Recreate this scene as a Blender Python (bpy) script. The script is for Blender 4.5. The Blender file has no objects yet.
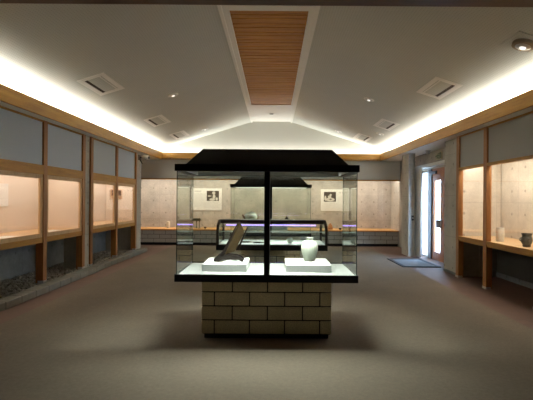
import bpy, bmesh, math, random
from mathutils import Vector, Matrix
random.seed(7)
S = bpy.context.scene
COL = S.collection
PI = math.pi

# ------------------------------------------------------------------ materials
def new_mat(name):
    m = bpy.data.materials.new(name); m.use_nodes = True
    nt = m.node_tree
    for n in list(nt.nodes): nt.nodes.remove(n)
    out = nt.nodes.new('ShaderNodeOutputMaterial')
    return m, nt, out
class NT:
    """tiny helper round a node tree"""
    def __init__(s, nt): s.nt = nt
    def n(s, t, **kw):
        x = s.nt.nodes.new(t)
        for k, v in kw.items():
            if hasattr(x, k): setattr(x, k, v)
        return x
    def l(s, a, b): s.nt.links.new(a, b)
    def math(s, op, a, b=None, clamp=False):
        x = s.n('ShaderNodeMath', operation=op); x.use_clamp = clamp
        for i, v in enumerate((a, b)):
            if v is None: continue
            if isinstance(v, (int, float)): x.inputs[i].default_value = v
            else: s.l(v, x.inputs[i])
        return x.outputs[0]
    def mix(s, f, a, b, blend='MIX'):
        x = s.n('ShaderNodeMixRGB', blend_type=blend)
        for i, v in zip((0, 1, 2), (f, a, b)):
            if isinstance(v, (int, float)): x.inputs[i].default_value = v
            elif isinstance(v, tuple): x.inputs[i].default_value = (*v, 1)
            else: s.l(v, x.inputs[i])
        return x.outputs[0]
    def noise(s, vec, scale, detail=3, rough=.55):
        x = s.n('ShaderNodeTexNoise'); x.inputs['Scale'].default_value = scale
        x.inputs['Detail'].default_value = detail; x.inputs['Roughness'].default_value = rough
        if vec is not None: s.l(vec, x.inputs['Vector'])
        return x.outputs[0]
    def pos(s, scale=(1, 1, 1)):
        g = s.n('ShaderNodeNewGeometry'); mp = s.n('ShaderNodeMapping')
        mp.inputs['Scale'].default_value = scale; s.l(g.outputs['Position'], mp.inputs['Vector'])
        return mp.outputs[0]
    def obj(s, scale=(1, 1, 1)):
        g = s.n('ShaderNodeTexCoord'); mp = s.n('ShaderNodeMapping')
        mp.inputs['Scale'].default_value = scale; s.l(g.outputs['Object'], mp.inputs['Vector'])
        return mp.outputs[0]
    def ramp(s, f, a, b):
        x = s.n('ShaderNodeMapRange'); x.inputs['From Min'].default_value = a; x.inputs['From Max'].default_value = b
        s.l(f, x.inputs['Value']); return x.outputs[0]
    def bsdf(s, out, color, rough=.6, bump=None, strength=.2, dist=.01, metal=0, spec=.5, trans=0):
        b = s.n('ShaderNodeBsdfPrincipled')
        if isinstance(color, tuple): b.inputs['Base Color'].default_value = (*color, 1)
        else: s.l(color, b.inputs['Base Color'])
        if isinstance(rough, (int, float)): b.inputs['Roughness'].default_value = rough
        else: s.l(rough, b.inputs['Roughness'])
        b.inputs['Metallic'].default_value = metal
        b.inputs['Specular IOR Level'].default_value = spec
        if bump is not None:
            bp = s.n('ShaderNodeBump'); bp.inputs['Strength'].default_value = strength; bp.inputs['Distance'].default_value = dist
            s.l(bump, bp.inputs['Height']); s.l(bp.outputs[0], b.inputs['Normal'])
        s.l(b.outputs[0], out.inputs[0]); return b

def plain(name, color, rough=.6, metal=0, var=.08, scale=30, bump=.05, spec=.5):
    m, nt, out = new_mat(name); t = NT(nt)
    f = t.noise(t.obj(), scale, 4)
    dark = tuple(c*(1-var) for c in color); lite = tuple(min(1, c*(1+var)) for c in color)
    t.bsdf(out, t.mix(f, dark, lite), rough, f, bump, .004, metal, spec)
    return m
def wood(name, a, b, axis='y', rough=.45, ring=14):
    m, nt, out = new_mat(name); t = NT(nt)
    sc = {'x': (.7, 9, 9), 'y': (9, .7, 9), 'z': (9, 9, .7)}[axis]
    p = t.pos(sc)
    n1 = t.noise(p, 2.2, 5, .6); n2 = t.noise(p, ring, 3, .7)
    f = t.math('ADD', t.math('MULTIPLY', n1, .65), t.math('MULTIPLY', n2, .35))
    f = t.ramp(f, .33, .68)
    t.bsdf(out, t.mix(f, a, b), rough, n2, .08, .003)
    return m
def concrete(name, color, plane, rough=.8, mottled=.22, hole=.45, offs=(0.0, 0.0), joint=True):
    """cast concrete with the round tie holes and board joints of its formwork"""
    m, nt, out = new_mat(name); t = NT(nt)
    p = t.pos(); sp = t.n('ShaderNodeSeparateXYZ'); t.l(p, sp.inputs[0])
    u = sp.outputs[0] if plane == 'x' else sp.outputs[1]; w = sp.outputs[2]
    u = t.math('ADD', u, 50 + offs[0]); w = t.math('ADD', w, 50 + offs[1])
    def cell(v, s): return t.math('MULTIPLY', t.math('SUBTRACT', t.math('FRACT', t.math('DIVIDE', v, s)), .5), s)
    du, dw = cell(u, hole), cell(w, hole)
    d = t.math('SQRT', t.math('ADD', t.math('MULTIPLY', du, du), t.math('MULTIPLY', dw, dw)))
    h = t.math('LESS_THAN', d, .027)
    ju = t.math('LESS_THAN', t.math('ABSOLUTE', cell(u, hole*4)), .005)
    jw = t.math('LESS_THAN', t.math('ABSOLUTE', cell(w, hole*2)), .005)
    j = t.math('MAXIMUM', ju, jw)
    n = t.noise(p, 2.3, 6, .62); n2 = t.noise(p, 22, 4, .6)
    f = t.ramp(t.math('ADD', t.math('MULTIPLY', n, .75), t.math('MULTIPLY', n2, .25)), .34, .66)
    c = t.mix(f, tuple(x*(1-mottled) for x in color), tuple(min(1, x*(1+mottled*.5)) for x in color))
    c = t.mix(t.math('MULTIPLY', h, .62), c, tuple(x*.35 for x in color))
    if joint: c = t.mix(t.math('MULTIPLY', j, .35), c, tuple(x*.4 for x in color))
    t.bsdf(out, c, rough, n2, .12, .004)
    return m
def glass(name, tint=(.95, .98, .96), f0=.045, pw=5, gain=.96):
    m, nt, out = new_mat(name); t = NT(nt)
    lw = t.n('ShaderNodeLayerWeight'); lw.inputs['Blend'].default_value = .5
    f = t.math('ADD', t.math('MULTIPLY', t.math('POWER', lw.outputs['Facing'], pw), gain), f0, True)
    tr = t.n('ShaderNodeBsdfTransparent'); tr.inputs[0].default_value = (*tint, 1)
    gl = t.n('ShaderNodeBsdfGlossy'); gl.inputs['Roughness'].default_value = .0; gl.inputs[0].default_value = (1, 1, 1, 1)
    mx = t.n('ShaderNodeMixShader'); t.l(f, mx.inputs[0]); t.l(tr.outputs[0], mx.inputs[1]); t.l(gl.outputs[0], mx.inputs[2])
    t.l(mx.outputs[0], out.inputs[0]); return m
def emit(name, color, strength):
    m, nt, out = new_mat(name); t = NT(nt)
    e = t.n('ShaderNodeEmission'); e.inputs[0].default_value = (*color, 1); e.inputs[1].default_value = strength
    t.l(e.outputs[0], out.inputs[0]); return m

def lin(r, g, b):
    f = lambda c: (c/255/12.92) if c/255 <= .04045 else ((c/255+.055)/1.055)**2.4
    return (f(r), f(g), f(b))

M = {}
OA, OB = lin(152, 100, 26), lin(190, 142, 52)
M['oak_y'] = wood('oak_along_room', OA, OB, 'y')
M['oak_x'] = wood('oak_across_room', OA, OB, 'x')
M['oak_z'] = wood('oak_upright', lin(138, 86, 42), lin(180, 124, 66), 'z')
M['pale_y'] = wood('pale_oak_along_room', lin(196, 158, 112), lin(222, 188, 142), 'y')
M['pale_z'] = wood('pale_oak_upright', lin(196, 158, 112), lin(222, 188, 142), 'z')
M['bench_wood'] = wood('bench_timber', lin(196, 138, 76), lin(224, 172, 104), 'x')
M['beam'] = wood('dark_beam_timber', lin(92, 64, 48), lin(122, 88, 66), 'x')
M['door_wood'] = wood('door_timber', lin(150, 88, 48), lin(182, 116, 66), 'z')
M['slat'] = wood('louvre_timber', lin(156, 94, 26), lin(210, 146, 58), 'x', ring=9)
M['black'] = plain('black_lacquer', (.006, .0055, .006), .42, var=.2, bump=.02, spec=.3)
M['grey_metal'] = plain('grey_painted_metal', (.22, .23, .23), .6)
M['white_block'] = plain('white_block_paint', (.66, .68, .65), .7, var=.02)
M['black_metal'] = plain('black_metal', (.01, .009, .014), .4, 0, bump=.02)
M['dark_brown_frame'] = plain('dark_bronze_frame', lin(50, 40, 36), .4)
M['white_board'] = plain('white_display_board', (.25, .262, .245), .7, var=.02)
M['white_paint'] = plain('white_paint', (.74, .73, .69), .6, var=.03)
M['cloth_blue'] = plain('blue_grey_cloth', (.58, .66, .76), .9, var=.05, scale=160, bump=.1)
M['cloth_green'] = plain('green_grey_cloth', (.42, .43, .42), .9, var=.05, scale=160, bump=.1)
M['cloth_header'] = plain('header_cloth', (.64, .65, .62), .9, var=.05, scale=160, bump=.1)
M['cream'] = plain('cream_lining_cloth', (.74, .63, .52), .9, var=.04, scale=90, bump=.06)
M['conc_x'] = concrete('cast_concrete_far', (.50, .455, .40), 'x', mottled=.25)
M['conc_y'] = concrete('cast_concrete_side', (.47, .44, .39), 'y', offs=(.1, .12))
M['conc_case'] = concrete('cast_concrete_lining', (.62, .565, .48), 'y', offs=(.2, .2))
M['conc_case_x'] = concrete('cast_concrete_lining_end', (.62, .565, .48), 'x', offs=(.2, .2))
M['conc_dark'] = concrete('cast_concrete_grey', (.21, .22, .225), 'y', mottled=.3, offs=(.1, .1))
M['conc_pillar'] = concrete('cast_concrete_pillar', (.50, .485, .44), 'y', offs=(.3, .05))
M['kerb'] = plain('kerb_stone', (.25, .235, .2), .9, var=.25, scale=12, bump=.3)
M['plaster_dark'] = plain('lobby_wall', (.10, .085, .07), .9)
M['glass'] = glass('case_glass', (.968, .988, .972), .035)
M['glass_wall'] = glass('wall_case_glass', (.98, .985, .98), .035)
M['glass_edge'] = plain('glass_edge', (.03, .06, .05), .2)
M['shelf_edge'] = plain('pale_shelf_edge', (.62, .80, .76), .3, var=.02)
M['steel'] = plain('brushed_steel', (.6, .6, .58), .3, 1)
M['case_shade'] = plain('painted_under_case_shade', (.06, .056, .048), .8, var=.15)  # dark tone that paints the shade under the right wall case
M['bright_paint'] = plain('bright_white_paint', (.86, .86, .82), .5, var=.02)
M['white_ceramic'] = plain('white_porcelain', (.50, .54, .45), .3, var=.03)
M['cream_ceramic'] = plain('cream_stoneware', (.72, .65, .52), .4, var=.08)
M['pale_ceramic'] = plain('pale_grey_stoneware', (.70, .69, .63), .35, var=.15, scale=12)
M['dark_pot'] = plain('dark_grey_glaze', lin(84, 84, 76), .35, var=.35, scale=14)
M['terracotta'] = plain('terracotta', lin(170, 112, 66), .7, var=.15)
M['pewter'] = plain('green_silver_glaze', lin(214, 214, 196), .18, .0, var=.1)
M['rust_brown'] = plain('rust_brown', lin(92, 62, 40), .5, var=.2)
M['lacquer'] = plain('dark_brown_lacquer', (.012, .008, .006), .45, var=.3, spec=.2)
M['gold_panel'] = plain('gilded_worn_panel', lin(66, 50, 26), .6, var=.65, scale=40, bump=.3, spec=.15)
M['bronze'] = plain('dark_bronze', lin(92, 88, 66), .4, .3, var=.15)
M['paper'] = plain('white_paper', (.82, .79, .74), .8, var=.01)
M['ink'] = plain('grey_print', (.14, .13, .12), .9)
M['ink_pale'] = plain('pale_grey_print', (.52, .49, .44), .9)
M['photo_dark'] = plain('dark_photo_print', lin(70, 60, 50), .5, var=.5, scale=18)
M['photo_light'] = plain('pale_photo_print', lin(205, 200, 188), .5, var=.15, scale=25)
M['tan_print'] = plain('tan_print', lin(205, 168, 132), .7)
M['green_sign'] = plain('sign_green', lin(36, 92, 60), .5)
M['sign_plate'] = plain('sign_plate', lin(186, 180, 154), .5, var=.02)
M['mat_rim'] = plain('mat_black_rim', (.012, .012, .014), .7)
M['mat_grey'] = plain('mat_grey_pile', (.16, .165, .17), .95, var=.35, scale=220, bump=.5)
M['vent_tan'] = plain('vent_tan', lin(150, 132, 108), .7)
M['vent_dark'] = plain('vent_dark', lin(58, 46, 36), .8)
M['purple'] = emit('violet_tube_light', (.40, .27, 1.0), 5.0)
M['bulb'] = emit('spot_bulb', (1, .97, .9), 1.3)
M['paving'] = plain('outside_paving', (.5, .5, .5), .9)

# ceiling : perforated acoustic board
m, nt, out = new_mat('acoustic_ceiling'); t = NT(nt)
p = t.pos(); sp = t.n('ShaderNodeSeparateXYZ'); t.l(p, sp.inputs[0])
fx = t.math('SUBTRACT', t.math('FRACT', t.math('DIVIDE', t.math('ADD', sp.outputs[0], 50), .036)), .5)
fy = t.math('SUBTRACT', t.math('FRACT', t.math('DIVIDE', sp.outputs[1], .036)), .5)
d = t.math('SQRT', t.math('ADD', t.math('MULTIPLY', fx, fx), t.math('MULTIPLY', fy, fy)))
dot = t.math('LESS_THAN', d, .2)
n = t.noise(p, 1.2, 3)
base = t.mix(n, (.61, .62, .57), (.67, .68, .625))
t.bsdf(out, t.mix(t.math('MULTIPLY', dot, .28), base, (.2, .18, .15)), .9, spec=.2)
M['ceiling'] = m
M['ceiling_trim'] = plain('ceiling_trim_white', (.90, .885, .83), .55, var=.02)
M['gable'] = plain('gable_plaster', (.60, .60, .54), .9, var=.03)

# carpet
m, nt, out = new_mat('beige_carpet'); t = NT(nt)
p = t.pos(); n1 = t.noise(p, 240, 2, .8); n2 = t.noise(p, 1.6, 4); n3 = t.noise(p, 28, 4, .7)
f = t.math('ADD', t.math('MULTIPLY', n1, .45), t.math('ADD', t.math('MULTIPLY', n2, .2), t.math('MULTIPLY', n3, .35)))
t.bsdf(out, t.mix(t.ramp(f, .3, .7), (.156, .126, .095), (.28, .234, .182)), .95, n1, .5, .006, spec=.15)
M['carpet'] = m
# red-brown floor tile
m, nt, out = new_mat('red_brown_floor_tile'); t = NT(nt)
p = t.pos(); br = t.n('ShaderNodeTexBrick'); t.l(p, br.inputs['Vector'])
br.offset = 0; br.inputs['Scale'].default_value = 1; br.inputs['Brick Width'].default_value = .15; br.inputs['Row Height'].default_value = .15
br.inputs['Mortar Size'].default_value = .004
br.inputs['Color1'].default_value = (.14, .076, .052, 1); br.inputs['Color2'].default_value = (.172, .094, .064, 1); br.inputs['Mortar'].default_value = (.14, .085, .06, 1)
n = t.noise(p, 9, 4)
t.bsdf(out, t.mix(.35, br.outputs[0], t.mix(n, (.12, .07, .05), (.24, .13, .09))), .6, n, .1, .004)
M['tile'] = m
# blocks
m, nt, out = new_mat('rough_masonry_block'); t = NT(nt)
p = t.pos(); n1 = t.noise(p, 75, 5, .75); n2 = t.noise(p, 4, 3)
f = t.ramp(t.math('ADD', t.math('MULTIPLY', n1, .8), t.math('MULTIPLY', n2, .2)), .36, .62)
t.bsdf(out, t.mix(f, (.48, .39, .235), (.88, .75, .50)), .9, n1, .6, .008)
M['block'] = m
M['mortar'] = plain('dark_mortar', (.02, .017, .013), .95)
# pebbles
m, nt, out = new_mat('grey_pebble'); t = NT(nt)
p = t.pos(); n = t.noise(p, 14, 2, .8)
t.bsdf(out, t.mix(t.ramp(n, .3, .7), (.17, .15, .125), (.55, .50, .41)), .8)
M['pebble'] = m

# ------------------------------------------------------------------ mesh helpers
class MB:
    def __init__(s): s.bm = bmesh.new(); s.mi = 0
    def _f(s, vs):
        try:
            f = s.bm.faces.new(vs); f.material_index = s.mi; return f
        except ValueError: return None
    def box(s, x0, x1, y0, y1, z0, z1):
        if x0 > x1: x0, x1 = x1, x0
        v = [s.bm.verts.new((x, y, z)) for z in (z0, z1) for y in (y0, y1) for x in (x0, x1)]
        for q in ((0, 2, 3, 1), (4, 5, 7, 6), (0, 1, 5, 4), (2, 6, 7, 3), (0, 4, 6, 2), (1, 3, 7, 5)):
            s._f([v[i] for i in q])
        return s
    def prism(s, pts, axis, a, b):
        """polygon pts (2-D) extruded along axis from a to b"""
        def P(p, k):
            return {'x': (k, p[0], p[1]), 'y': (p[0], k, p[1]), 'z': (p[0], p[1], k)}[axis]
        A = [s.bm.verts.new(P(p, a)) for p in pts]; B = [s.bm.verts.new(P(p, b)) for p in pts]
        s._f(A[::-1]); s._f(B); n = len(pts)
        for i in range(n): s._f([A[i], A[(i+1) % n], B[(i+1) % n], B[i]])
        return s
    def frustum(s, r0, z0, r1, z1):
        A = [s.bm.verts.new((x, y, z0)) for x, y in ((r0[0], r0[2]), (r0[1], r0[2]), (r0[1], r0[3]), (r0[0], r0[3]))]
        B = [s.bm.verts.new((x, y, z1)) for x, y in ((r1[0], r1[2]), (r1[1], r1[2]), (r1[1], r1[3]), (r1[0], r1[3]))]
        s._f(A[::-1]); s._f(B)
        for i in range(4): s._f([A[i], A[(i+1) % 4], B[(i+1) % 4], B[i]])
        return s
    def lathe(s, prof, cx=0, cy=0, seg=40, rib=0, ribs=16):
        rings = []
        for r, z in prof:
            ring = []
            for i in range(seg):
                a = 2*PI*i/seg
                rr = r*(1+rib*math.cos(ribs*a))
                ring.append(s.bm.verts.new((cx+rr*math.cos(a), cy+rr*math.sin(a), z)))
            rings.append(ring)
        for A, B in zip(rings, rings[1:]):
            for i in range(seg): s._f([A[i], A[(i+1) % seg], B[(i+1) % seg], B[i]])
        s._f(rings[0][::-1]); s._f(rings[-1]); return s
    def tube(s, pts, r, seg=10):
        pts = [Vector(p) for p in pts]; rings = []
        for i, p in enumerate(pts):
            d = (pts[min(i+1, len(pts)-1)]-pts[max(i-1, 0)]).normalized()
            u = d.cross(Vector((0, 0, 1)))
            if u.length < 1e-3: u = d.cross(Vector((0, 1, 0)))
            u.normalize(); w = d.cross(u)
            rr = r[i] if isinstance(r, (list, tuple)) else r
            rings.append([s.bm.verts.new(p+(u*math.cos(2*PI*k/seg)+w*math.sin(2*PI*k/seg))*rr) for k in range(seg)])
        for A, B in zip(rings, rings[1:]):
            for k in range(seg): s._f([A[k], A[(k+1) % seg], B[(k+1) % seg], B[k]])
        s._f(rings[0][::-1]); s._f(rings[-1]); return s
    def ellipse(s, cx, cz, rx, rz, y, seg=20, th=.002):
        pts = [(cx+rx*math.cos(2*PI*i/seg), cz+rz*math.sin(2*PI*i/seg)) for i in range(seg)]
        return s.prism(pts, 'y', y-th, y)
    def quad(s, *vs): s._f([s.bm.verts.new(v) for v in vs]); return s

WL = {}
def finish(name, mb, mats, loc, smooth=False, bevel=0):
    bmesh.ops.recalc_face_normals(mb.bm, faces=mb.bm.faces[:])
    me = bpy.data.meshes.new(name)
    if loc is not None: bmesh.ops.translate(mb.bm, verts=mb.bm.verts[:], vec=-Vector(loc))
    if smooth:
        for f in mb.bm.faces: f.smooth = True
    mb.bm.to_mesh(me); mb.bm.free()
    for mm in (mats if isinstance(mats, (list, tuple)) else [mats]): me.materials.append(mm)
    o = bpy.data.objects.new(name, me); COL.objects.link(o)
    if smooth:
        me.set_sharp_from_angle(angle=math.radians(38))
    if bevel:
        b = o.modifiers.new('bevel', 'BEVEL'); b.width = bevel; b.segments = 2; b.limit_method = 'ANGLE'
    return o
def tag(o, label=None, cat=None, group=None, kind=None):
    if label: o['label'] = label
    if cat: o['category'] = cat
    if group: o['group'] = group
    if kind: o['kind'] = kind
    return o
def thing(name, label, cat, loc, group=None, kind=None):
    o = bpy.data.objects.new(name, None); COL.objects.link(o); o.location = loc; o.empty_display_size = .1
    WL[o] = Vector(loc); return tag(o, label, cat, group, kind)
def part(name, mb, mats, parent, label=None, smooth=False, bevel=0, local=False, kind=None):
    """mb is in world coordinates (or the parent's own when local)"""
    o = finish(name, mb, mats, None if local else WL[parent], smooth, bevel)
    o.parent = parent; WL[o] = WL[parent]
    return tag(o, label, kind=kind)
def single(name, mb, mats, label, cat, loc, group=None, smooth=False, bevel=0, kind=None):
    o = finish(name, mb, mats, loc, smooth, bevel); o.location = loc; WL[o] = Vector(loc)
    return tag(o, label, cat, group, kind)
def struct(name, mb, mats, parent=None, bevel=0, label=None):
    if parent is not None: return part(name, mb, mats, parent, bevel=bevel, label=label)
    o = finish(name, mb, mats, (0, 0, 0), bevel=bevel); WL[o] = Vector((0, 0, 0)); o['kind'] = 'structure'
    if label: o['label'] = label
    return o
def copy_tree(o, loc, label=None, group=None, ren=None):
    c = o.copy(); COL.objects.link(c); c.location = loc; WL[c] = Vector(loc)
    if label: c['label'] = label
    if group: c['group'] = group
    def kids(src, dst):
        for ch in [x for x in src.children]:
            d = ch.copy(); COL.objects.link(d); d.parent = dst; WL[d] = WL[c]; kids(ch, d)
    kids(o, c); return c
def area(name, loc, size, power, color, rot=(0, 0, 0), spread=PI):
    l = bpy.data.lights.new(name, 'AREA'); l.shape = 'RECTANGLE'; l.size, l.size_y = size
    l.energy = power; l.color = color; l.spread = spread
    o = bpy.data.objects.new(name, l); COL.objects.link(o); o.location = loc; o.rotation_euler = rot; return o

# ------------------------------------------------------------------ setting
CX = .085                              # camera off the room's centre line
SOF = 2.92                             # soffit height
XF = 3.70                              # fascia
def ceil_z(x): return 4.474 - .31*abs(x)
Y0, YH, YF, YB = -1.6, 3.0, 14.5, 15.85     # lobby end, near header, far fascia, far wall
struct('floor', MB().box(-6, 5.2, Y0-.3, 16.1, -.2, 0), M['tile'])
struct('floor_carpet', MB().box(-3.28, 3.27, Y0+.05, 14.45, -.02, .008), M['carpet'])
# sloping ceilings and the far gable
mb = MB()
for s in (-1, 1):
    pts = [(s*.70, ceil_z(.70)), (s*4.15, ceil_z(4.15)), (s*4.15, ceil_z(4.15)+.12), (s*.70, ceil_z(.70)+.12)]
    mb.prism(pts, 'y', YH, 15.0)
struct('ceiling', mb, M['ceiling'])
struct('ceiling_lobby', MB().box(-5, 5, Y0-.2, YH+.1, 3.01, 3.15), M['plaster_dark'])
gz = 4.42
struct('wall_gable', MB().box(-5.4, 5.2, 14.9, 15.05, SOF+.03, 4.7), M['gable'])
struct('wall_entrance', MB().box(-5, 5, Y0-.2, Y0, 0, 3.1), M['plaster_dark'])
struct('trim_beam', MB().box(-4.9, 4.9, YH, YH+.16, 2.997, 4.6), M['beam'])
# ridge trough : white frame, timber louvre between
mb = MB()
zr = ceil_z(.69)
mb.box(-.70, .70, 12.32, 14.92, zr+.02, zr+.10)                       # plain far end
mb.box(-.70, .70, YH+.1, 5.98, zr+.02, zr+.10)
for s in (-1, 1):
    mb.box(s*.587, s*.662, 6.13, 12.34, zr+.0, zr+.05)
    mb.box(s*.66, s*.71, YH+.2, 14.92, zr-.025, zr+.06)
    mb.box(s*.57, s*.59, 6.12, 12.34, zr-.012, zr+.16)
mb.box(-.662, .662, 5.97, 6.135, zr+.0, zr+.06)
mb.box(-.72, .72, 5.9, 12.5, zr+.22, zr+.3)
struct('trim_ridge', mb, M['ceiling_trim'])
# soffits + cove backs
for s, nm in ((-1, 'left'), (1, 'right')):
    xo = 5.3 if s < 0 else 4.9
    struct('ceiling_soffit_'+nm, MB().box(s*XF, s*xo, YH, 15.0, SOF, SOF+.03), M['ceiling_trim'])
    struct('wall_cove_'+nm, MB().box(s*4.05, s*4.2, YH, 15.0, SOF+.03, 3.4), M['gable'])
    struct('trim_fascia_'+nm, MB().box(s*XF, s*(XF-.03), YH+.16, YF, SOF-.012, 3.14), M['oak_y'], bevel=.004)
struct('ceiling_soffit_back', MB().box(-XF, XF, YF, 15.0, SOF, SOF+.03), M['ceiling_trim'])
struct('trim_fascia_back', MB().box(-XF, XF, YF, YF+.03, SOF-.012, 3.14), M['oak_x'], bevel=.004)
# far display recess
struct('wall_header', MB().box(-5.3, 4.9, 14.72, 14.80, 2.275, SOF), M['cloth_header'])
struct('trim_header', MB().box(-5.3, 4.9, 14.70, 14.81, 2.245, 2.285), M['oak_x'])
struct('ceiling_recess', MB().box(-5.3, 4.9, 14.80, YB+.1, 2.62, 2.7), M['white_paint'])
struct('wall_back', MB().box(-5.4, 4.9, YB, YB+.2, 0, 3.0), M['conc_x'])
# side walls
struct('wall_left', MB().box(-5.0, -4.8, Y0-.2, 12.62, 0, SOF+.1), M['conc_dark'])
struct('wall_left_return', MB().box(-5.0, -4.3, 12.60, 12.95, 0, SOF+.1), M['conc_pillar'])
struct('wall_left_passage', MB().box(-5.45, -5.25, 12.6, 16.0, 0, SOF+.1), M['conc_y'])
struct('wall_left_passage_end', MB().box(-5.4, -4.9, 12.5, 12.66, 0, SOF+.1), M['conc_y'])
struct('wall_right', MB().box(4.8, 5.0, Y0-.2, 9.1, 0, SOF+.1), M['conc_case'])
# door recess wall with the opening for door and side light : opening y 10.86..12.52
XD = 4.40
struct('wall_right_recess', MB().box(XD, XD+.25, 9.0, 10.84, 0, SOF+.1).box(XD, XD+.25, 12.50, 16.0, 0, SOF+.1)
       .box(XD, XD+.25, 10.84, 12.50, 2.44, SOF+.1), M['conc_y'])
struct('wall_right_return', MB().box(4.40, 5.0, 9.032, 9.20, 0, SOF), M['conc_pillar'])
# lobby sides
struct('wall_lobby_left', MB().box(-4.8, -3.9, Y0, 4.35, 0, 3.01), M['plaster_dark'])
struct('wall_lobby_right', MB().box(3.9, 4.8, Y0, 4.6, 0, 3.01), M['plaster_dark'])

# pillars
single('concrete_pillar', MB().box(-4.35, -3.93, 9.13, 9.385, 0, SOF), M['conc_pillar'], 'slim grey concrete pillar between the two left display cases', 'pillar', (-4.14, 9.26, 0), kind='structure')
single('concrete_pillar', MB().box(-4.35, -3.905, 12.57, 12.97, 0, SOF), M['conc_pillar'], 'pale concrete pillar ending the left wall below the security camera', 'pillar', (-4.1, 12.77, 0), kind='structure')
single('concrete_pillar', MB().box(3.97, 4.42, 9.03, 9.80, 0, SOF), M['conc_pillar'], 'broad concrete pillar between glazed door and right display case', 'pillar', (4.2, 9.4, 0), kind='structure')
single('concrete_pillar', MB().box(3.91, 4.09, 12.2, 12.84, 0, SOF), M['conc_pillar'], 'concrete pillar on the far side of the entrance mat', 'pillar', (4.0, 12.5, 0), kind='structure')
struct('wall_right_shade', MB().box(4.78, 4.8, 4.6, 9.03, .1, .80), M['case_shade'])  # sheet added over the concrete to darken it like under-case shade
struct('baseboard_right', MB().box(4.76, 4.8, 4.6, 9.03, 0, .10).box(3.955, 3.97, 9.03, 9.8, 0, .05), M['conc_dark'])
# white board beside the side light
struct('trim_board', MB().box(4.155, 4.185, 11.9, 12.5, .01, 2.5), M['bright_paint'])
struct('trim_door_head', MB().box(XD-.16, XD, 9.85, 12.86, 2.50, 2.58), M['bright_paint'], bevel=.005)

# entrance door (structure) ------------------------------------------------
dr = thing('door_1', 'glazed timber entrance door with dark handle plate, daylight behind', None, (XD, 11.4, 0), kind='structure')
xa, xb = XD+.01, XD+.06
part('door_frame', MB().box(XD, XD+.12, 10.84, 10.92, 0, 2.44).box(XD, XD+.12, 10.92, 11.74, 2.40, 2.44), M['door_wood'], dr)
part('mullion', MB().box(XD-.02, XD+.12, 11.74, 11.98, 0, 2.44), M['dark_brown_frame'], dr, 'dark bronze upright beside the door leaf')
lf = MB().box(xa, xb, 10.92, 11.17, .01, 2.40).box(xa, xb, 11.60, 11.74, .01, 2.40).box(xa, xb, 11.17, 11.60, .01, .22).box(xa, xb, 11.17, 11.60, 2.12, 2.40)
leaf = part('door_leaf', lf, M['door_wood'], dr, bevel=.004)
part('glass_pane', MB().box(xa+.02, xa+.03, 11.16, 11.61, .21, 2.13), M['glass_wall'], leaf)
hd = part('handle_plate', MB().box(xa-.035, xa, 11.05, 11.36, .88, 1.08), M['rust_brown'], leaf, 'dark red-brown handle plate', bevel=.006)
part('handle_grip', MB().tube([(xa-.06, 10.97, .88), (xa-.06, 10.97, 1.12)], .014), M['steel'], hd, 'short steel grip')
part('door_closer', MB().box(xa-.05, xa, 11.4, 11.7, 2.30, 2.38), M['dark_brown_frame'], dr)
w1 = thing('window_1', 'narrow side light left of the entrance door', None, (XD, 12.2, 0), kind='structure')
part('window_frame', MB().box(XD-.01, XD+.1, 12.44, 12.50, 0, 2.44).box(XD-.01, XD+.1, 11.98, 12.44, 2.38, 2.44).box(XD-.01, XD+.1, 11.98, 12.44, 0, .05), M['steel'], w1)
part('glass_pane', MB().box(XD+.03, XD+.04, 11.98, 12.44, .05, 2.38), M['glass_wall'], w1)
# outside
struct('outside_paving', MB().box(4.65, 30, -6, 40, -.25, -.05), M['paving'])
# door mat
mt = thing('door_mat', 'grey entrance mat with black rim lying before the glazed door', 'mat', (3.6, 10.9, .008))
part('rim', MB().box(3.15, 4.06, 10.18, 10.28, .006, .022).box(3.15, 4.06, 11.5, 11.6, .006, .022).box(3.15, 3.24, 10.28, 11.5, .006, .022).box(3.97, 4.06, 10.28, 11.5, .006, .022), M['mat_rim'], mt)
part('pile', MB().box(3.24, 3.97, 10.28, 11.5, .006, .018), M['mat_grey'], mt)

# exit sign
ex = thing('exit_sign', 'small exit sign with green running figure above the entrance door', 'sign', (XD, 11.22, 2.66))
part('plate', MB().box(XD-.035, XD, 11.02, 11.42, 2.655, 2.845), M['sign_plate'], ex, bevel=.003)
def yz(pts, mb, x, th=.004):
    return mb.prism([(11.42-.4*u, 2.655+.19*v) for u, v in pts], 'x', x-th, x)
mb = MB(); xs = XD-.036
yz([(.50+.055*math.cos(a*.524), .80+.10*math.sin(a*.524)) for a in range(12)], mb, xs)         # head
yz([(.36, .66), (.52, .70), (.56, .58), (.50, .36), (.40, .34), (.43, .55)], mb, xs)            # torso
yz([(.40, .38), (.50, .38), (.58, .24), (.56, .08), (.50, .08), (.51, .22)], mb, xs)            # leg
yz([(.42, .42), (.44, .30), (.34, .18), (.26, .18), (.26, .24), (.32, .26)], mb, xs)            # leg
yz([(.52, .66), (.64, .52), (.62, .46), (.50, .56)], mb, xs); yz([(.38, .66), (.28, .52), (.31, .48), (.42, .6)], mb, xs)
yz([(.70, .08), (.70, .9), (.95, .9), (.95, .08), (.88, .08), (.88, .78), (.77, .78), (.77, .08)], mb, xs)   # doorway
yz([(.05, .5), (.17, .72), (.17, .57), (.24, .57), (.24, .43), (.17, .43), (.17, .28)], mb, xs)              # arrow
part('pictogram', mb, M['green_sign'], ex)

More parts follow.
